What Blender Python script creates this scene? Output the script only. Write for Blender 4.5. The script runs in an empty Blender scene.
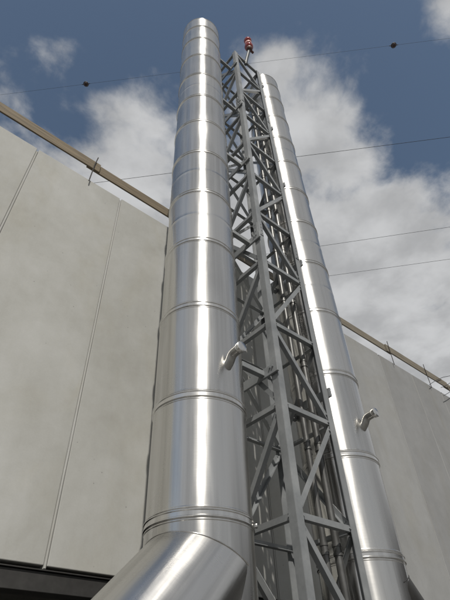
import bpy, bmesh, math, random
from mathutils import Vector, Matrix, noise
random.seed(7)
R_ = math.radians
S = bpy.context.scene
C = S.collection
EYE = 1.6

# ------------------------------------------------------------------ camera
cam_d = bpy.data.cameras.new('camera')
cam = bpy.data.objects.new('camera', cam_d); C.objects.link(cam)
cam.matrix_world = Matrix(((0.7640, -0.4202, -0.4895, 0.0),
                           (-0.6446, -0.5356, -0.5455, 0.0),
                           (-0.0341, 0.7322, -0.6802, 0.0),
                           (0, 0, 0, 1)))
def fix_cam():
    f = 460.0
    def d(p): return Vector(((p[0]-225)/f, (300-p[1])/f, -1)).normalized()
    up = d((202, -195)); w = d((932, 683)); w = (w - up*w.dot(up)).normalized(); y = up.cross(w)
    m = Matrix((w, y, up)).to_4x4()
    m.translation = Vector((0, 0, EYE))
    return m
cam.matrix_world = fix_cam()
cam_d.sensor_fit = 'VERTICAL'; cam_d.sensor_height = 36.0; cam_d.lens = 460/600*36.0
cam_d.clip_start = 0.05; cam_d.clip_end = 3000
S.camera = cam

# ------------------------------------------------------------------ light
SUN_AZ, SUN_EL = 210.6, 49.0            # compass from +Y towards +X
world = bpy.data.worlds.new('World'); S.world = world; world.use_nodes = True
nt = world.node_tree; nt.nodes.clear()
def N(t, typ, **kw):
    n = t.nodes.new(typ)
    for k, v in kw.items(): setattr(n, k, v)
    return n
def setin(n, **kw):
    for k, v in kw.items(): n.inputs[k.replace('_', ' ')].default_value = v
L = nt.links.new
out = N(nt, 'ShaderNodeOutputWorld'); bg = N(nt, 'ShaderNodeBackground')
sky = N(nt, 'ShaderNodeTexSky', sky_type='NISHITA', sun_disc=False)
sky.sun_elevation = R_(SUN_EL); sky.sun_rotation = R_(SUN_AZ); sky.altitude = 200
sky.air_density = 1.0; sky.dust_density = 1.2; sky.ozone_density = 1.0
tc = N(nt, 'ShaderNodeTexCoord')
sep = N(nt, 'ShaderNodeSeparateXYZ'); L(tc.outputs['Generated'], sep.inputs[0])
def M(op, a, b=None, c=None, clamp=False, t=nt):
    n = N(t, 'ShaderNodeMath', operation=op); n.use_clamp = clamp
    for i, v in enumerate((a, b, c)):
        if v is None: continue
        if isinstance(v, (int, float)): n.inputs[i].default_value = v
        else: t.links.new(v, n.inputs[i])
    return n.outputs[0]
zc = M('MAXIMUM', sep.outputs[2], 0.06)
px = M('DIVIDE', sep.outputs[0], zc); py = M('DIVIDE', sep.outputs[1], zc)
comb = N(nt, 'ShaderNodeCombineXYZ'); L(px, comb.inputs[0]); L(py, comb.inputs[1])
# cloud cover: a few banks of cloud laid out on a flat cloud deck overhead, broken up by noise
warp = N(nt, 'ShaderNodeTexNoise'); L(comb.outputs[0], warp.inputs['Vector'])
setin(warp, Scale=3.2, Detail=4.0, Roughness=0.55)
wv = N(nt, 'ShaderNodeVectorMath', operation='MULTIPLY_ADD')
L(warp.outputs['Color'], wv.inputs[0]); wv.inputs[1].default_value = (.10, .10, 0)
L(comb.outputs[0], wv.inputs[2])
n1 = N(nt, 'ShaderNodeTexNoise'); L(wv.outputs[0], n1.inputs['Vector']); setin(n1, Scale=6.0, Detail=9.0, Roughness=0.56)
n2 = N(nt, 'ShaderNodeTexNoise'); L(wv.outputs[0], n2.inputs['Vector']); setin(n2, Scale=4.5, Detail=6.0, Roughness=0.55)
def blob(cx, cy, rx, ry, amp, rot=0.0):
    ca, sa = math.cos(R_(rot)), math.sin(R_(rot))
    dx = M('SUBTRACT', px, cx); dy = M('SUBTRACT', py, cy)
    u = M('MULTIPLY_ADD', dx, ca, M('MULTIPLY', dy, sa)); v = M('MULTIPLY_ADD', dx, -sa, M('MULTIPLY', dy, ca))
    q = M('ADD', M('POWER', M('DIVIDE', u, rx), 2.0), M('POWER', M('DIVIDE', v, ry), 2.0))
    return M('MULTIPLY', M('EXPONENT', M('MULTIPLY', q, -1.0)), amp)
BLOBS = [(.80, .44, .38, .24, .80, -33),    # the big bank at right
         (.44, .24, .13, .12, .62, -33), (.36, .19, .07, .07, .35, -33), (.60, .22, .12, .09, .35, -33), (1.25, .78, .6, .5, 1.15, 0), (1.1, .35, .3, .12, .5, -20),
         (.27, .59, .19, .14, .74, -40),    # the bank behind the large flue
         (.57, -.13, .10, .07, .5, 0),      # small puff at the top right corner
         (-.03, .46, .06, .045, .30, 0), (.13, .46, .10, .05, .34, -40), (-.05, .68, .14, .08, .35, 0),
         (.66, .02, .16, .09, -.5, -20), (.82, .06, .12, .05, -.35, -20), (.10, .25, .25, .14, -.3, -30),
         (-.25, -1.0, .8, .6, .5, 0), (-1.3, .2, .8, .9, .45, 0), (.6, 1.9, 1.5, .6, .35, 0), (1.2, -1.2, .6, .5, .35, 0)]
cov = None
for b in BLOBS:
    o = blob(*b); cov = o if cov is None else M('ADD', cov, o)
# the rest of the sky, behind the camera and low down, is mostly covered
back = N(nt, 'ShaderNodeMapRange', interpolation_type='SMOOTHSTEP'); L(sep.outputs[1], back.inputs[0]); setin(back, From_Min=-.02, From_Max=-.40, To_Min=0.0, To_Max=.62)
low = N(nt, 'ShaderNodeMapRange', interpolation_type='SMOOTHSTEP'); L(sep.outputs[2], low.inputs[0]); setin(low, From_Min=.42, From_Max=.10, To_Min=0.0, To_Max=.6)
left = N(nt, 'ShaderNodeMapRange', interpolation_type='SMOOTHSTEP'); L(sep.outputs[0], left.inputs[0]); setin(left, From_Min=-.16, From_Max=-.5, To_Min=0.0, To_Max=.12)
right = N(nt, 'ShaderNodeMapRange', interpolation_type='SMOOTHSTEP'); L(sep.outputs[0], right.inputs[0]); setin(right, From_Min=.45, From_Max=.75, To_Min=0.0, To_Max=.8)
rlow = N(nt, 'ShaderNodeMapRange', interpolation_type='SMOOTHSTEP'); L(sep.outputs[2], rlow.inputs[0]); setin(rlow, From_Min=.60, From_Max=.42, To_Min=0.0, To_Max=1.0)
cov = M('MULTIPLY_ADD', right.outputs[0], rlow.outputs[0], cov)
cov = M('ADD', M('ADD', cov, back.outputs[0]), M('ADD', low.outputs[0], left.outputs[0]))
dens = M('ADD', cov, M('MULTIPLY', M('SUBTRACT', n1.outputs[0], .5), 1.9))
mask = N(nt, 'ShaderNodeMapRange', interpolation_type='SMOOTHSTEP'); L(dens, mask.inputs[0])
setin(mask, From_Min=.10, From_Max=.72, To_Min=0.0, To_Max=.92)
ccol = N(nt, 'ShaderNodeMapRange', interpolation_type='SMOOTHSTEP'); L(n2.outputs[0], ccol.inputs[0])
setin(ccol, From_Min=.32, From_Max=.68, To_Min=7.2, To_Max=10.4)
cc = N(nt, 'ShaderNodeVectorMath', operation='SCALE'); cc.inputs[0].default_value = (.99, .995, 1.0); shade = N(nt, 'ShaderNodeMapRange', interpolation_type='SMOOTHSTEP'); L(sep.outputs[1], shade.inputs[0]); setin(shade, From_Min=-.02, From_Max=-.4, To_Min=1.0, To_Max=.76)
L(M('MULTIPLY', ccol.outputs[0], shade.outputs[0]), cc.inputs['Scale'])
hsv = N(nt, 'ShaderNodeHueSaturation'); L(sky.outputs[0], hsv.inputs['Color']); setin(hsv, Saturation=.86, Value=1.40)
mix = N(nt, 'ShaderNodeMix', data_type='RGBA'); L(mask.outputs[0], mix.inputs[0]); tn = N(nt, 'ShaderNodeVectorMath', operation='MULTIPLY'); L(hsv.outputs[0], tn.inputs[0]); tn.inputs[1].default_value = (.93, 1.02, 1.02)
L(tn.outputs[0], mix.inputs[6]); L(cc.outputs[0], mix.inputs[7])
L(mix.outputs[2], bg.inputs[0]); bg.inputs[1].default_value = 0.06
L(bg.outputs[0], out.inputs[0])

sd = bpy.data.lights.new('sun', 'SUN'); sd.energy = 3.8; sd.angle = R_(.53); sd.color = (1.0, .955, .88)
sun = bpy.data.objects.new('sun', sd); C.objects.link(sun)
sdir = Vector((math.sin(R_(SUN_AZ))*math.cos(R_(SUN_EL)), math.cos(R_(SUN_AZ))*math.cos(R_(SUN_EL)), math.sin(R_(SUN_EL))))
sun.rotation_euler = sdir.to_track_quat('Z', 'Y').to_euler(); sun.location = sdir*60

S.view_settings.view_transform = 'Standard'; S.view_settings.look = 'None'
S.view_settings.exposure = 0.0; S.view_settings.gamma = 1.0; S.view_settings.use_curve_mapping = False
S.render.engine = 'CYCLES'
S.cycles.max_bounces = 10; S.cycles.glossy_bounces = 6; S.cycles.use_denoising = True
S.cycles.sample_clamp_indirect = 6.0

# ------------------------------------------------------------------ materials
def mat(name):
    m = bpy.data.materials.new(name); m.use_nodes = True; t = m.node_tree; t.nodes.clear()
    o = N(t, 'ShaderNodeOutputMaterial'); p = N(t, 'ShaderNodeBsdfPrincipled'); t.links.new(p.outputs[0], o.inputs[0])
    return m, t, p
def coords(t, scale=(1, 1, 1), kind='Object', loc=(0, 0, 0)):
    c = N(t, 'ShaderNodeTexCoord'); mp = N(t, 'ShaderNodeMapping'); t.links.new(c.outputs[kind], mp.inputs[0])
    mp.inputs['Scale'].default_value = scale; mp.inputs['Location'].default_value = loc
    return mp.outputs[0]
def noise_tex(t, vec, scale, detail=4, rough=.55, dist=0.0):
    n = N(t, 'ShaderNodeTexNoise'); t.links.new(vec, n.inputs['Vector']); setin(n, Scale=scale, Detail=detail, Roughness=rough, Distortion=dist)
    return n.outputs[0]
def ramp(t, fac, stops):
    r = N(t, 'ShaderNodeValToRGB'); t.links.new(fac, r.inputs[0])
    e = r.color_ramp.elements
    while len(e) < len(stops): e.new(.5)
    for i, (p, c) in enumerate(stops):
        e[i].position = p; e[i].color = (*(c if len(c) == 3 else c[:3]), 1)
    return r.outputs[0]
def rng(t, fac, a, b, c, d):
    n = N(t, 'ShaderNodeMapRange'); t.links.new(fac, n.inputs[0]); setin(n, From_Min=a, From_Max=b, To_Min=c, To_Max=d); return n.outputs[0]
def bump(t, p, h, strength, dist):
    b = N(t, 'ShaderNodeBump'); t.links.new(h, b.inputs['Height']); setin(b, Strength=strength, Distance=dist)
    t.links.new(b.outputs[0], p.inputs['Normal'])

def steel_mat(name, base, rough, aniso, dent=.0035):
    m, t, p = mat(name)
    info = N(t, 'ShaderNodeObjectInfo')
    off = N(t, 'ShaderNodeVectorMath', operation='SCALE'); off.inputs[0].default_value = (17, 11, 5); t.links.new(info.outputs['Random'], off.inputs['Scale'])
    c = N(t, 'ShaderNodeTexCoord')
    add = N(t, 'ShaderNodeVectorMath', operation='ADD'); t.links.new(c.outputs['Object'], add.inputs[0]); t.links.new(off.outputs[0], add.inputs[1])
    def mp(sc):
        k = N(t, 'ShaderNodeMapping'); t.links.new(add.outputs[0], k.inputs[0]); k.inputs['Scale'].default_value = sc; return k.outputs[0]
    streak = noise_tex(t, mp((16, 16, .35)), 1.0, 5, .6)
    blot = noise_tex(t, mp((1.6, 1.6, .8)), 1.0, 4, .55)
    wave = noise_tex(t, mp((4.2, 4.2, .5)), 1.0, 3, .5)
    fine = noise_tex(t, mp((4, 4, 260)), 1.0, 2, .5)
    k = M('ADD', M('MULTIPLY', streak, .6, t=t), M('MULTIPLY', blot, .4, t=t), t=t)
    k = M('ADD', k, M('MULTIPLY', M('SUBTRACT', info.outputs['Random'], .5, t=t), .16, t=t), t=t)
    col = ramp(t, k, [(.30, [x*.76 for x in base]), (.5, base), (.72, [min(1, x*1.10) for x in base])])
    t.links.new(col, p.inputs['Base Color'])
    p.inputs['Metallic'].default_value = 1.0
    t.links.new(rng(t, M('ADD', blot, M('MULTIPLY', fine, .15, t=t), t=t), .35, .8, rough-.04, rough+.08), p.inputs['Roughness'])
    p.inputs['Anisotropic'].default_value = aniso; p.inputs['Anisotropic Rotation'].default_value = ANISO_ROT
    tg = N(t, 'ShaderNodeTangent', direction_type='RADIAL', axis='Z'); t.links.new(tg.outputs[0], p.inputs['Tangent'])
    h = M('ADD', wave, M('MULTIPLY', streak, .06, t=t), t=t)
    bump(t, p, h, 1.0, dent)
    return m
ANISO_ROT = 0.25
STEEL = steel_mat('rolled_stainless_steel', (.68, .67, .65), .255, .79, .0065)
STEELB = steel_mat('stainless_locking_band', (.70, .69, .67), .22, .4, .001)

def galv_mat():
    m, t, p = mat('galvanised_steel')
    v = coords(t)
    sp = N(t, 'ShaderNodeTexVoronoi'); t.links.new(v, sp.inputs['Vector']); setin(sp, Scale=38.0)
    n = noise_tex(t, v, 3.0, 5, .6)
    k = M('ADD', M('MULTIPLY', sp.outputs['Color'], .10, t=t), M('MULTIPLY', n, .90, t=t), t=t)
    t.links.new(ramp(t, k, [(.25, (.19, .20, .208)), (.55, (.265, .277, .285)), (.8, (.335, .345, .352))]), p.inputs['Base Color'])
    p.inputs['Metallic'].default_value = .35
    t.links.new(rng(t, n, .3, .7, .42, .62), p.inputs['Roughness'])
    bump(t, p, n, .25, .002)
    return m
GALV = galv_mat()

def concrete_mat(name, a, b, seed=0):
    m, t, p = mat(name)
    info = N(t, 'ShaderNodeObjectInfo')
    geo = N(t, 'ShaderNodeNewGeometry')
    off = N(t, 'ShaderNodeVectorMath', operation='SCALE'); off.inputs[0].default_value = (31, 7, 13); t.links.new(info.outputs['Random'], off.inputs['Scale'])
    add = N(t, 'ShaderNodeVectorMath', operation='ADD'); t.links.new(geo.outputs['Position'], add.inputs[0]); t.links.new(off.outputs[0], add.inputs[1])
    def mp(sc):
        k = N(t, 'ShaderNodeMapping'); t.links.new(add.outputs[0], k.inputs[0]); k.inputs['Scale'].default_value = sc; return k.outputs[0]
    big = noise_tex(t, mp((1, 1, .6)), .75, 6, .6, .6)
    mid = noise_tex(t, mp((1, 1, 1)), 3.6, 7, .65, .3)
    streak = noise_tex(t, mp((5, 5, .22)), 1.0, 6, .62)
    fine = noise_tex(t, mp((1, 1, 1)), 60, 4, .6)
    k = M('ADD', M('MULTIPLY', big, .52, t=t), M('ADD', M('MULTIPLY', mid, .26, t=t), M('MULTIPLY', streak, .12, t=t), t=t), t=t)
    k = M('ADD', k, M('MULTIPLY', fine, .10, t=t), t=t)
    k = M('ADD', k, M('MULTIPLY', M('SUBTRACT', info.outputs['Random'], .5, t=t), .10, t=t), t=t)
    col = ramp(t, k, [(.33, a), (.50, [(x+y)/2 for x, y in zip(a, b)]), (.66, b)])
    tint = noise_tex(t, mp((1, 1, .5)), 1.1, 5, .6, .8)
    tm = N(t, 'ShaderNodeMix', data_type='RGBA', blend_type='MULTIPLY'); t.links.new(rng(t, tint, .5, .72, 0, .75), tm.inputs[0]); t.links.new(col, tm.inputs[6]); tm.inputs[7].default_value = (.93, .905, .84, 1)
    col = tm.outputs[2]
    # a paler band of laitance along the panel's cast foot, and small blow holes
    vor = N(t, 'ShaderNodeTexVoronoi'); t.links.new(mp((1, 1, 1)), vor.inputs['Vector']); setin(vor, Scale=5.0, Randomness=1.0)
    hole = rng(t, vor.outputs['Distance'], .018, .05, .62, 1.0)
    mx = N(t, 'ShaderNodeMix', data_type='RGBA', blend_type='MULTIPLY'); mx.inputs[0].default_value = 1.0
    t.links.new(col, mx.inputs[6]); t.links.new(hole, mx.inputs[7])
    t.links.new(mx.outputs[2], p.inputs['Base Color'])
    p.inputs['Roughness'].default_value = .86; p.inputs['Specular IOR Level'].default_value = .25
    bump(t, p, M('ADD', M('MULTIPLY', mid, .5, t=t), M('MULTIPLY', fine, .25, t=t), t=t), .35, .004)
    return m
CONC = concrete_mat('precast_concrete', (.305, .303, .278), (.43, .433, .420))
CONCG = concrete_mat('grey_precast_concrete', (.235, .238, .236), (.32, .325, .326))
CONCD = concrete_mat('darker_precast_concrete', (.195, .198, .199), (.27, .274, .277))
SEAL = concrete_mat('joint_mortar', (.32, .318, .30), (.44, .44, .428))
GROUND = concrete_mat('yard_concrete', (.11, .109, .106), (.19, .188, .182))

def plain(name, col, rough=.6, metal=0.0, var=.25, scale=9.0, stretch=(1, 1, 1)):
    m, t, p = mat(name)
    n = noise_tex(t, coords(t, stretch), scale, 5, .6)
    t.links.new(ramp(t, n, [(.3, [x*(1-var) for x in col]), (.7, [min(1, x*(1+var)) for x in col])]), p.inputs['Base Color'])
    p.inputs['Roughness'].default_value = rough; p.inputs['Metallic'].default_value = metal
    bump(t, p, n, .2, .002)
    return m
WOOD = plain('weathered_pine', (.15, .118, .076), .8, 0, .5, 3.0, (.6, 14, 14))
WOODG = plain('grey_weathered_pine', (.165, .145, .112), .82, 0, .35, 3.0, (.6, 14, 14))
DARK = plain('dark_painted_steel', (.035, .034, .033), .6, .2)
SOFFIT = plain('bare_dark_soffit', (.075, .072, .066), .85)
RUST = plain('rusty_bar', (.03, .026, .024), .75, .3)
CABLE = plain('black_cable', (.022, .023, .025), .6)
PORT = plain('dull_steel_pipe', (.34, .335, .32), .34, .9, .2, 14)
STRIPE = plain('dark_stripe_pipe', (.12, .12, .117), .42, .6, .3, 6)  # dark tone for the added pipes that imitate reflected stripes
DARKDUCT = plain('dark_reflection_steel', (.045, .043, .04), .45, .6, .3, 5)  # dark reflections on the right branch painted into its steel colour
SOOT = plain('sooty_liner', (.03, .028, .026), .9)
BALLR = plain('marker_ball_shell', (.05, .03, .028), .5)
CAPW = plain('pink_lamp_collar', (.60, .30, .27), .4)
LAMPH = plain('lamp_housing', (.11, .045, .035), .5)
mg, tg_, pg = mat('red_lamp_glass')
pg.inputs['Base Color'].default_value = (.30, .016, .012, 1); pg.inputs['Roughness'].default_value = .12
pg.inputs['Transmission Weight'].default_value = .1; pg.inputs['Coat Weight'].default_value = .6
REDG = mg
POLE = plain('dark_grey_pole', (.10, .11, .115), .5)

# ------------------------------------------------------------------ helpers
def obj(name, bm, m, parent=None, smooth=None):
    me = bpy.data.meshes.new(name)
    bmesh.ops.recalc_face_normals(bm, faces=bm.faces)
    bm.to_mesh(me); bm.free(); me.materials.append(m)
    o = bpy.data.objects.new(name, me); C.objects.link(o)
    if smooth is not None:
        for pl in me.polygons: pl.use_smooth = True
        if smooth: 
            try: me.set_sharp_from_angle(angle=R_(smooth))
            except Exception: pass
    if parent: o.parent = parent
    return o
def thing(name, label, cat, loc=(0, 0, 0), group=None):
    o = bpy.data.objects.new(name, None); C.objects.link(o); o.location = loc
    o.empty_display_size = .2
    tag(o, label, cat, group); return o
def tag(o, label, cat, group=None):
    o['label'] = label; o['category'] = cat
    if group: o['group'] = group
    return o
def box(bm, x0, x1, y0, y1, z0, z1, bev=0.0):
    b = bmesh.new(); bmesh.ops.create_cube(b, size=1)
    for v in b.verts: v.co = Vector(((x0+x1)/2+v.co.x*(x1-x0), (y0+y1)/2+v.co.y*(y1-y0), (z0+z1)/2+v.co.z*(z1-z0)))
    if bev: bmesh.ops.bevel(b, geom=b.edges[:], offset=bev, segments=2, affect='EDGES', profile=.5)
    me = bpy.data.meshes.new('tmp'); b.to_mesh(me); b.free(); bm.from_mesh(me); bpy.data.meshes.remove(me)
def lathe(bm, prof, n=96, wob=None, close=False):
    rings = []
    for (r, z) in prof:
        rings.append([bm.verts.new(((r+(wob(a, z) if wob else 0))*math.cos(a), (r+(wob(a, z) if wob else 0))*math.sin(a), z)) for a in [2*math.pi*i/n for i in range(n)]])
    for A, B in zip(rings, rings[1:]):
        for i in range(n): bm.faces.new((A[i], A[(i+1) % n], B[(i+1) % n], B[i]))
    if close:
        bm.faces.new(rings[0]); bm.faces.new(rings[-1])
    return rings
def frame_of(d, hint=Vector((0, 0, 1))):
    d = d.normalized()
    if abs(d.dot(hint)) > .98: hint = Vector((1, 0, 0))
    s = d.cross(hint).normalized(); u = s.cross(d).normalized(); return d, s, u
def tube(bm, pts, r, n=12, caps=True):
    pts = [Vector(p) for p in pts]; rings = []
    d0 = (pts[1]-pts[0]).normalized(); _, s, u = frame_of(d0)
    for i, p in enumerate(pts):
        d = (pts[min(i+1, len(pts)-1)]-pts[max(i-1, 0)]).normalized()
        s = (s - d*s.dot(d)).normalized(); u = d.cross(s)
        rr = r[i] if isinstance(r, (list, tuple)) else r
        rings.append([bm.verts.new(p + (s*math.cos(2*math.pi*k/n)+u*math.sin(2*math.pi*k/n))*rr) for k in range(n)])
    for A, B in zip(rings, rings[1:]):
        for i in range(n): bm.faces.new((A[i], A[(i+1) % n], B[(i+1) % n], B[i]))
    if caps: bm.faces.new(rings[0]); bm.faces.new(rings[-1])
def prism(bm, a, b, poly, s, u):
    """sweep a 2-D outline (list of (s,u) offsets) from point a to point b"""
    A = [bm.verts.new(a + s*x + u*y) for x, y in poly]; B = [bm.verts.new(b + s*x + u*y) for x, y in poly]
    n = len(poly)
    for i in range(n): bm.faces.new((A[i], A[(i+1) % n], B[(i+1) % n], B[i]))
    bm.faces.new(A); bm.faces.new(B)
def angle_outline(w, th): return [(0, 0), (w, 0), (w, th), (th, th), (th, w), (0, w)]

U = 4.0
# ------------------------------------------------------------------ the ground
bm = bmesh.new()
g = 600
n = 24
xs = [-g + 2*g*i/n for i in range(n+1)]
vs = [[bm.verts.new((x, y, 0)) for y in xs] for x in xs]
for i in range(n):
    for j in range(n): bm.faces.new((vs[i][j], vs[i+1][j], vs[i+1][j+1], vs[i][j+1]))
gr = obj('ground', bm, GROUND); gr['kind'] = 'structure'

# ------------------------------------------------------------------ the hall behind
D = 1.15*U
ZB, ZT = EYE + .2445*D, EYE + 1.483*D
PW = .325*D
X0 = .068*D
hall = thing('industrial_hall', 'long hall wall of pale precast concrete panels with a dark open ground floor', 'building', (0, 0, 0))
k0, k1 = -4, 14
for k in range(k0, k1):
    xa, xb = X0+k*PW, X0+(k+1)*PW
    bm = bmesh.new()
    r1 = random.uniform(-.004, .004)
    box(bm, xa+.017, xb-.017, D+r1, D+.16+r1, ZB+random.uniform(-.006, .006), ZT+random.uniform(-.008, .008), .007)
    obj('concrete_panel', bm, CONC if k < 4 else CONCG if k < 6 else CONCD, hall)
    bm = bmesh.new()                      # mortar strip that fills the joint, slightly proud and hanging below the panel
    z1 = ZT-.01-random.uniform(0, .05)
    box(bm, xb-.0165, xb+.0165, D+.012, D+.15, ZB-.025, z1, .002)
    tube(bm, [(xb+.002+random.uniform(-.002, .002), D+.010, ZB-.02+(z1-ZB)*i/14) for i in range(15)], .013, 8)
    obj('joint_strip', bm, SEAL if k < 4 else CONCG, hall)
xl, xr = X0+k0*PW, X0+k1*PW
bm = bmesh.new(); box(bm, xl, xr, D+.02, D+.22, ZB-.20, ZB-.045, .004)
box(bm, xl, xr, D+.0, D+.30, ZB-.038, ZB-.0285); obj('edge_beam', bm, DARK, hall)
bm = bmesh.new(); box(bm, xl, xr, D+.31, D+12, ZB-.03, ZB+.12); obj('soffit', bm, SOFFIT, hall)
bm = bmesh.new()
x = xl+.4
while x < xr: box(bm, x, x+.12, D+.32, D+11.9, ZB-.30, ZB-.034); x += 2.99
obj('soffit_beams', bm, SOFFIT, hall)
x = xl+.5
for i in range(5):
    bm = bmesh.new(); box(bm, x, x+.3, D+.34, D+.64, 0, ZB-.304, .01); obj('column', bm, CONC, hall); x += 5.98
bm = bmesh.new(); box(bm, xl, xr, D+12.003, D+12.2, .0, ZT-.3); obj('back_wall', bm, SOFFIT, hall)
bm = bmesh.new(); box(bm, xl, xr, D+.165, D+11.99, ZT-.55, ZT-.35); obj('roof', bm, SOFFIT, hall)
for xa, xb in ((xl-.16, xl-.003), (xr+.003, xr+.16)):
    bm = bmesh.new(); box(bm, xa, xb, D+.0, D+12.2, 0, ZT-.02); obj('end_wall', bm, CONC, hall)

fh = thing('added_reflection_hall', 'long dark clad hall added out of view to be mirrored in the right edges of the flues', 'building', (34, -18, 0))  # unseen hall, added only to give the flues a dark reflection
bm = bmesh.new(); box(bm, 0, 14, -26, 21, 0, 11, .02)
for i in range(94): box(bm, -.06, -.003, -25.9+i*.5, -25.7+i*.5, .4, 10.8)
obj('clad_wall', bm, DARK, fh)
bm = bmesh.new(); box(bm, -.3, 14.3, -26.3, 21.3, 11.004, 11.3, .02); obj('roof', bm, SOFFIT, fh)

# ------------------------------------------------------------------ boards along the wall head, tied to bars
zb0, zb1 = EYE+1.550*D, EYE+1.600*D
YB = D-.005
BL = (2.15-.262)*D/3
bx = [.262*D + i*BL for i in range(-2, 6)]
for i in range(len(bx)-1):
    bm = bmesh.new()
    a, b = bx[i]-.11, bx[i+1]+.11
    yo = -.032 if i % 2 else 0.0
    box(bm, a, b, YB+yo, YB+yo+.03, zb0+(.0 if i % 2 else .004), zb1-random.uniform(0, .012), .003)
    labs = ['pale timber board above wall head, its end lapped at far left beyond the frame',
            'yellowish timber board along wall head at far left, ending at a rusty bar',
            'pale timber board between the left bar and the large steel flue',
            'weathered timber board above the wall head, crossing behind the lattice tower',
            'greyish timber board emerging right of the right flue, ending in a lap by a bar',
            'greyish timber board along the right wall head, with a thin dark bar across its middle',
            'grey timber board at far right end of the wall head beyond the dark cables']
    tag(obj('timber_board', bm, WOOD if i < 3 else WOODG), labs[i], 'board', 'timber boards along the wall head')
for x, lab in ((.262*D, 'thin rusty bar standing against timber board left of the large flue'),
               (2.150*D, 'thin rusty bar crossing timber board just right of the right flue'),
               (2.535*D, 'thin rusty bar crossing timber board at far right beside the dark cables')):
    bm = bmesh.new(); lean = random.uniform(-.02, .02)
    tube(bm, [(x-lean, YB-.042, ZT-.10), (x, YB-.045, (zb0+zb1)/2), (x+lean*.6+.012, YB-.045, zb1+.13)], .0095, 8)
    tag(obj('tie_bar', bm, RUST), lab, 'bar', 'bars holding the boards')
# cables slung over the board at the right edge
for q in range(4):
    bm = bmesh.new()
    base = [(11.55, 8.30), (12.04, 8.60), (12.74, 9.06), (13.70, 9.62), (14.8, 10.1), (15.9, 10.3), (16.9, 10.0)]
    pts = []
    for i in range(len(base)-1):
        for w_ in range(4):
            f_ = w_/4; bx_ = base[i][0]*(1-f_)+base[i+1][0]*f_; bz_ = base[i][1]*(1-f_)+base[i+1][1]*f_
            pts.append((bx_+.26*q+.03*math.sin(bx_*2+q*2), YB-.06-.02*q, bz_-.05*q+.05*math.sin(bx_*1.7+q*1.3)))
    if q in (1, 3): pts = pts[3:]
    tube(bm, pts, .008, 6)
    tag(obj('loose_cable', bm, CABLE), 'thin dark cable in a loose bunch slung over the board at the right edge', 'cable', 'loose cables at right wall head')

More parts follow.
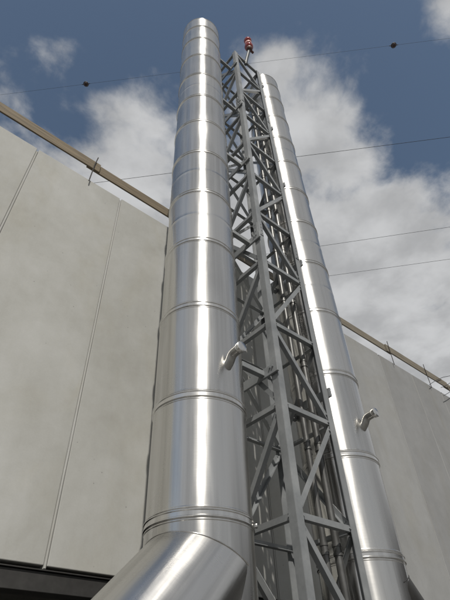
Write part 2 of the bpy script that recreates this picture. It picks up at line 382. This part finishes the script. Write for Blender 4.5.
# ------------------------------------------------------------------ the flues
FR = .105*U
BANDS = [EYE + h*U/6 for h in (1.68, 3.13, 4.68, 6.20, 7.67, 9.17, 10.6, 12.0, 13.4, 14.85, 16.3, 17.45)]
ZTOP = EYE + 3.045*U
def wob(seed, amp):
    def f(a, z): return amp*noise.noise(Vector((math.cos(a)*1.3+seed*7.1, math.sin(a)*1.3, z*.5+seed*3.7)))
    return f
def make_flue(label, loc, branch_dir, kink, pitch, clip_az, duct_mat):
    t = thing('steel_flue', label, 'flue', loc)
    lv = [kink-.9*0 - 1.0*0] 
    zs = [.02] + [BANDS[0]-1.35] + BANDS + [ZTOP]
    for i in range(len(zs)-1):
        a, b = zs[i]+.002, zs[i+1]-.002
        m_ = (a+b)/2
        bm = bmesh.new()
        r = FR*random.uniform(.997, 1.002)
        prof = [(r-.012, a), (r, a+.004)]
        if b-a > .7:
            prof += [(r, a+.03), (r+.0035, a+.036), (r+.0035, a+.044), (r, a+.05)]
            st = 8
            for q in range(1, st): prof.append((r, a+.05+(m_-.008-a-.05)*q/st))
            if i in (5, 6, 9): prof += [(r, m_-.006), (r+.0015, m_-.003), (r+.0015, m_+.003), (r, m_+.006)]
            for q in range(1, st): prof.append((r, m_+.008+(b-.05-m_-.008)*q/st))
            prof += [(r, b-.05), (r+.0035, b-.044), (r+.0035, b-.036), (r, b-.03)]
        prof += [(r, b-.004), (r-.012, b)]
        if i == len(zs)-2:
            prof = prof[:-2] + [(r, b-.012), (r+.006, b-.008), (r+.006, b), (r-.03, b), (r-.034, b-.02), (r-.034, a+.02)]
        lathe(bm, prof, 128, wob(i+loc[0]*3, .005))
        obj('flue_section', bm, STEEL, t, 28)
    for z in [BANDS[0]-1.35] + BANDS:
        bm = bmesh.new(); h = .031; r = FR+.001
        prof = [(r-.012, z-h), (r+.003, z-h), (r+.010, z-h+.005), (r+.010, z-h+.011), (r+.003, z-h+.017), (r+.003, z+h-.017), (r+.010, z+h-.011), (r+.010, z+h-.005), (r+.003, z+h), (r-.012, z+h)]
        lathe(bm, prof, 128)
        cb = obj('locking_band', bm, STEELB, t, 40)
        # over-centre clip of the band
        if z > BANDS[0]+.1 or duct_mat is not STEEL: continue
        bm = bmesh.new(); box(bm, -.02, .02, FR+.008, FR+.032, z-.012, z+.012, .004); tube(bm, [(-.03, FR+.022, z), (.03, FR+.022, z)], .005, 8)
        o = obj('band_clip', bm, STEELB, cb, 40)
        o.rotation_euler.z = R_(-clip_az)
    # base plate
    bm = bmesh.new(); lathe(bm, [(FR+.09, .0), (FR+.09, .018), (FR+.004, .019), (FR+.004, .0)], 64)
    for i in range(8):
        a = math.pi*i/4+.2; tube(bm, [((FR+.055)*math.cos(a), (FR+.055)*math.sin(a), .0), ((FR+.055)*math.cos(a), (FR+.055)*math.sin(a), .05)], .011, 6)
    obj('base_flange', bm, GALV, t, 30)
    # branch duct running down at an angle
    d = (branch_dir*math.cos(R_(pitch)) + Vector((0, 0, -math.sin(R_(pitch))))).normalized()
    ln = (kink-FR*.75-.1)/math.sin(R_(pitch))
    rot = d.to_track_quat('Z', 'Y').to_matrix().to_4x4(); rot.translation = Vector((0, 0, kink))
    bm = bmesh.new(); rb = FR*.998
    prof = [(rb, 0.0)] + [(rb, ln*q/16) for q in range(1, 17)]
    lathe(bm, prof, 128, wob(loc[0]+50, .003))
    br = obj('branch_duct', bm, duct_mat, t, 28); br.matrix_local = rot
    for q in (1.75, 2.75):
        if q > ln-.2: continue
        bm = bmesh.new(); h = .031; r = FR+.001
        lathe(bm, [(r-.012, q-h), (r+.003, q-h), (r+.010, q-h+.005), (r+.010, q-h+.011), (r+.003, q-h+.017), (r+.003, q+h-.017), (r+.010, q+h-.011), (r+.010, q+h-.005), (r+.003, q+h), (r-.012, q+h)], 96)
        obj('duct_band', bm, STEELB, br, 40)
    # level run after the slope
    e = Vector((0, 0, kink)) + d*ln
    bm = bmesh.new(); rot2 = branch_dir.to_track_quat('Z', 'Y').to_matrix().to_4x4(); rot2.translation = e
    lathe(bm, [(rb, -FR*.35), (rb, .6), (rb+.05, .602), (rb+.05, .63), (.001, .631)], 96)
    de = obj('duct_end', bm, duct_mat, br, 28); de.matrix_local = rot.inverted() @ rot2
    # weld bead where branch and stack meet (upper mitre)
    nrm = (Vector((0, 0, 1)) + d).normalized()     # axes' bisector lies in the plane
    pts = []
    side = branch_dir.cross(Vector((0, 0, 1))).normalized()
    for i in range(41):
        a = -math.pi/2 + math.pi*i/40
        x = math.cos(a)*FR; y = math.sin(a)*FR
        # on cylinder: p = bd*x + side*y + z ; plane through (0,0,kink) that mirrors up axis to d
        pl = (Vector((0, 0, 1)) - d).normalized()
        z = -(pl.x*(branch_dir.x*x+side.x*y)+pl.y*(branch_dir.y*x+side.y*y))/pl.z
        pts.append(branch_dir*x*1.002 + side*y*1.002 + Vector((0, 0, kink+z)))
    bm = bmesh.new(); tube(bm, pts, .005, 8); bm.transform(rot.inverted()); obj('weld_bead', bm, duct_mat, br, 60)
    # measuring port on the front of the stack
    zp = EYE + .622*U
    bm = bmesh.new()
    P0 = Vector((0, -FR+.025, zp-.075)); pts = [P0, P0+Vector((0, -.055, .045)), P0+Vector((0, -.08, .09)), P0+Vector((0, -.115, .108)), P0+Vector((0, -.215, .112))]
    sm = []
    for i in range(len(pts)-1):
        for q in range(4):
            sm.append(pts[i].lerp(pts[i+1], q/4))
    sm.append(pts[-1])
    for _ in range(3): sm = [sm[0]]+[(sm[i-1]+sm[i]*2+sm[i+1])/4 for i in range(1, len(sm)-1)]+[sm[-1]]
    tube(bm, sm, .044, 24)
    po = obj('test_port', bm, PORT, t, 50)
    bm = bmesh.new(); e = sm[-1]; tube(bm, [e+Vector((0, .03, 0)), e+Vector((0, .022, 0)), e+Vector((0, -.012, 0)), e+Vector((0, -.016, 0))], [.049, .054, .054, .049], 24)
    obj('port_cap', bm, STEELB, po, 40)
    return t
flue_a = make_flue('larger looking stainless flue in front at left, bent duct branching off its foot', (.585*U, .755*U, 0), Vector((math.sin(R_(253)), math.cos(R_(253)), 0)), EYE+.205*U, 41, 138, STEEL)
flue_b = make_flue('slimmer looking stainless flue at right of the lattice tower, farther away', (1.085*U, .752*U, 0), Vector((1, 0, 0)), EYE+.226*U, 47, 150, DARKDUCT)
for f in (flue_a, flue_b): f['group'] = 'pair of stainless flues'

# ------------------------------------------------------------------ slim dark pipes added inside the tower in place of reflected stripes
for (x, y, rr, lab) in ((.895, .705, .030, 'slim dark pipe added for a reflected stripe inside the lattice tower, nearest its front leg'),
                        (.921, .722, .021, 'thinnest dark pipe added for a reflected stripe inside the lattice tower, between two thicker ones'),
                        (.926, .694, .036, 'thickest dark pipe added for a reflected stripe inside the lattice tower, nearest the right flue')):
    rt = thing('stripe_pipe', lab, 'pipe', (x*U, y*U, 0), 'added pipes imitating reflected stripes in the tower')
    bm = bmesh.new(); lathe(bm, [(rr*.8, .02)] + [(rr, .025+i*(ZTOP-2.2)/12) for i in range(13)] + [(rr*.8, ZTOP-2.17)], 24, wob(x*90, .0015)); obj('pipe', bm, STRIPE, rt, 35)
    for z in BANDS[:-2]:
        bm = bmesh.new(); lathe(bm, [(rr-.004, z-.05), (rr+.007, z-.048), (rr+.007, z-.025), (rr+.002, z-.022), (rr+.002, z+.022), (rr+.007, z+.025), (rr+.007, z+.048), (rr-.004, z+.05)], 24); obj('coupling', bm, STRIPE, rt, 35)

# ------------------------------------------------------------------ lattice tower
TX0, TX1, TY0, TY1 = .757*U, .957*U, .653*U, .853*U
LV = [EYE + (1.9+1.563*k)*U/6 for k in range(-2, 11)]
tower = thing('lattice_tower', 'square galvanised steel lattice tower standing between the two flues', 'tower', ((TX0+TX1)/2, (TY0+TY1)/2, 0))
TO = Vector(tower.location)
W, TH = .090, .009
corners = {'F': (TX0, TY0, 1, 1), 'R': (TX1, TY0, -1, 1), 'L': (TX0, TY1, 1, -1), 'B': (TX1, TY1, -1, -1)}
def tobj(name, bm, m, parent=tower, smooth=None):
    bm.transform(Matrix.Translation(-TO)); return obj(name, bm, m, parent, smooth)
for key, (x, y, sx, sy) in corners.items():
    bm = bmesh.new()
    prism(bm, Vector((x, y, .02)), Vector((x, y, LV[-1]+.04)), angle_outline(W, TH), Vector((sx, 0, 0)), Vector((0, sy, 0)))
    bmesh.ops.bevel(bm, geom=[e for e in bm.edges if abs((e.verts[0].co-e.verts[1].co).z) > 1], offset=.003, segments=2, affect='EDGES')
    leg = tobj('leg', bm, GALV)
    bm = bmesh.new(); box(bm, x-.08*sx, x+.18*sx, y-.08*sy, y+.18*sy, 0, .02, .003); tobj('foot_plate', bm, GALV, leg)
    # splice plates with bolts on the outer faces
    for kk in (5, 9):
        z = (LV[kk]+LV[kk+1])/2 + .1
        bm = bmesh.new()
        box(bm, x+.012*sx if sx > 0 else x+.082*sx, x+.082*sx if sx > 0 else x+.012*sx, min(y-.008*sy, y-.0005*sy), max(y-.008*sy, y-.0005*sy), z-.13, z+.13, .002)
        box(bm, min(x-.008*sx, x-.0005*sx), max(x-.008*sx, x-.0005*sx), min(y+.012*sy, y+.082*sy), max(y+.012*sy, y+.082*sy), z-.13, z+.13, .002)
        for dz in (-.095, -.04, .04, .095):
            tube(bm, [(x+.05*sx, y-.005*sy, z+dz), (x+.05*sx, y-.014*sy, z+dz)], .008, 6)
            tube(bm, [(x-.005*sx, y+.05*sy, z+dz), (x-.014*sx, y+.05*sy, z+dz)], .008, 6)
        tobj('splice_plate', bm, GALV, leg)
def member(name, a, b, nrm, w=.053, th=.006):
    """angle-iron member lying flat in a tower face; nrm points out of the face"""
    a, b = Vector(a), Vector(b); d = (b-a).normalized(); s = d.cross(nrm).normalized()
    if s.z < 0: s = -s
    bm = bmesh.new()
    o = -s*(w/2)
    prism(bm, a+o, b+o, angle_outline(w, th), s, -nrm)
    for p in (a+d*.05, b-d*.05):
        tube(bm, [p+nrm*-.012, p+nrm*.014], .010, 6)
    return tobj(name, bm, GALV)
faces = [('F', 'R', Vector((0, -1, 0)), 1), ('F', 'L', Vector((-1, 0, 0)), 0), ('L', 'B', Vector((0, 1, 0)), 1), ('R', 'B', Vector((1, 0, 0)), 1)]
for fa, fb, nrm, flip in faces:
    xa, ya = corners[fa][:2]; xb, yb = corners[fb][:2]
    A = Vector((xa, ya, 0)); B = Vector((xb, yb, 0)); dd = (B-A).normalized()
    ins = .045; inn = -nrm*(TH+.002)
    a0 = A+dd*ins+inn; b0 = B-dd*ins+inn
    for k, z in enumerate(LV):
        member('horizontal_strut', a0+Vector((0, 0, z)), b0+Vector((0, 0, z)), nrm)
    zz = [.12] + LV
    for k in range(len(zz)-1):
        za, zb = zz[k]+.05, zz[k+1]-.05
        i2 = inn - nrm*.0005
        up_at_a = ((k-2) % 2 == 1) ^ bool(flip)
        # bay between level k-1 and k: the brace alternates direction
        if up_at_a: member('diagonal_brace', a0+dd*.02+Vector((0, 0, zb))-nrm*.006, b0-dd*.02+Vector((0, 0, za))-nrm*.006, nrm)
        else: member('diagonal_brace', a0+dd*.02+Vector((0, 0, za))-nrm*.006, b0-dd*.02+Vector((0, 0, zb))-nrm*.006, nrm)
# plan bracing at some levels
for z in LV[::3]:
    a = Vector((TX0+.09, TY0+.09, z-.05)); b = Vector((TX1-.09, TY1-.09, z-.05))
    bm = bmesh.new(); prism(bm, a, b, angle_outline(.05, .006), (b-a).normalized().cross(Vector((0, 0, 1))), Vector((0, 0, 1))); tobj('plan_brace', bm, GALV)
# brackets that tie the flues to the tower
for zc_ in (4.05, 7.25, 10.25, 13.3, 16.4):
    z = EYE + zc_*U/6
    for (xf, nx, fx) in ((TX0, -1, flue_a.location.x), (TX1, 1, flue_b.location.x)):
        bm = bmesh.new()
        # channel across the tower face
        x1 = xf + nx*.004; x2 = xf + nx*.03
        box(bm, min(x1, x2), max(x1, x2), TY0-.03, TY1+.03, z-.055, z+.055, .003)
        for y in (TY0+.03, TY0+.07, TY1-.07, TY1-.03):
            tube(bm, [(x2, y, z+.02), (x2+nx*.016, y, z+.02)], .012, 6)
        # two arms that reach the flue wall
        yc = flue_a.location.y
        for y in ((yc-.22, yc+.22) if nx < 0 else (yc+.22,)):
            reach = abs(fx - xf) - math.sqrt(FR**2-.22**2) + .004
            xa, xb = xf+nx*.028, xf+nx*reach
            if abs(xb-xf) > .03: box(bm, min(xa, xb), max(xa, xb), y-.03, y+.03, z-.03, z+.03, .003)
        tobj('flue_bracket', bm, GALV)

# ------------------------------------------------------------------ obstruction light on the tower head
lt = thing('obstruction_light', 'red double warning light on short tilted pole at the tower head', 'warning light', (TX0+.36, TY0+.0, LV[-1]))
LO = Vector(lt.location)
def lobj(name, bm, m, parent=lt, smooth=30): return obj(name, bm, m, parent, smooth)
bm = bmesh.new(); tip = Vector((0, -.16, .42)); tube(bm, [(0, .03, -.14), (0, -.02, .03), tip], .038, 12); box(bm, -.05, .05, -.008, .02, -.12, .02, .003); lobj('pole', bm, POLE)
def ring(pr, base):
    b = bmesh.new(); lathe(b, pr, 32); b.transform(Matrix.Translation(base)); return b
b0 = tip
bm = ring([(.001, -.05), (.055, -.05), (.075, -.02), (.075, .05), (.06, .06), (.001, .06)], b0); tube(bm, [b0+Vector((.05, 0, -.01)), b0+Vector((.13, 0, -.01))], .03, 10); lobj('junction_box', bm, LAMPH)
def globe(z, r):
    return ring([(.03, z-r*.95)] + [(r*math.sin(R_(q)), z-r*math.cos(R_(q))) for q in range(20, 161, 10)] + [(.03, z+r*.95)], b0)
bm = globe(.15, .108); lobj('lower_globe', bm, REDG)
bm = ring([(.001, .24), (.05, .24), (.06, .30), (.085, .32), (.085, .39), (.06, .41), (.05, .48), (.001, .48)], b0); lobj('collar', bm, CAPW)
bm = globe(.57, .098); lobj('upper_globe', bm, REDG)
bm = ring([(.001, .655), (.04, .655), (.04, .68), (.001, .685)], b0); lobj('finial', bm, LAMPH)

# ------------------------------------------------------------------ overhead lines far above
H = 15.0
def sag_line(p, q, s, n=40):
    p, q = Vector(p), Vector(q); o = []
    for i in range(n+1):
        t = i/n; v = p.lerp(q, t); v.z -= s*4*t*(1-t); o.append(v)
    return o
wires = [('thin overhead line carrying two marker balls, highest one across the sky', (-.069, .607), (.578, -.070), .003),
         ('overhead line passing behind both flues at mid sky and ending over the left wall', (.189, .676), (.774, .043), .008),
         ('upper of the two close overhead lines right of the right flue', (.804, .442), (1.022, .185), .007),
         ('lower of the two close overhead lines right of the right flue', (.913, .508), (1.134, .249), .007)]
wl = []
for lab, a, b, r in wires:
    A = Vector((a[0]*H, a[1]*H, EYE+H)); B = Vector((b[0]*H, b[1]*H, EYE+H)); d = (B-A).normalized()
    bm = bmesh.new()
    tube(bm, [A-d*60+d*(B-A).length*0] + [A + d*s for s in [i*1.0 for i in range(-40, 61)]][::4] + [B+d*60], r, 6)
    tag(obj('overhead_line', bm, CABLE), lab, 'overhead line', 'overhead lines across the sky')
    wl.append((A, B))
A, B = wl[0]
for p, lab in (((86, 84), 'small dark marker ball on the overhead line left of the large flue'), ((394, 43), 'small dark marker ball on the overhead line at upper right')):
    ray = fix_cam().to_3x3() @ Vector(((p[0]-225)/460, (300-p[1])/460, -1))
    q = Vector((ray.x/ray.z*H, ray.y/ray.z*H, EYE+H)); d = (B-A).normalized(); q = A + d*(q-A).dot(d)
    mb = thing('marker_ball', lab, 'marker ball', q, 'marker balls on the top line')
    bm = bmesh.new(); bmesh.ops.create_uvsphere(bm, u_segments=24, v_segments=14, radius=.075); obj('ball_shell', bm, BALLR, mb, 0)
    bm = bmesh.new(); lathe(bm, [(.072, -.01), (.083, -.01), (.083, .01), (.072, .01)], 24); obj('ball_flange', bm, CABLE, mb, 30)
    bm = bmesh.new(); tube(bm, [-d*.13, d*.13], .012, 8); obj('line_clamp', bm, CABLE, mb, 30)
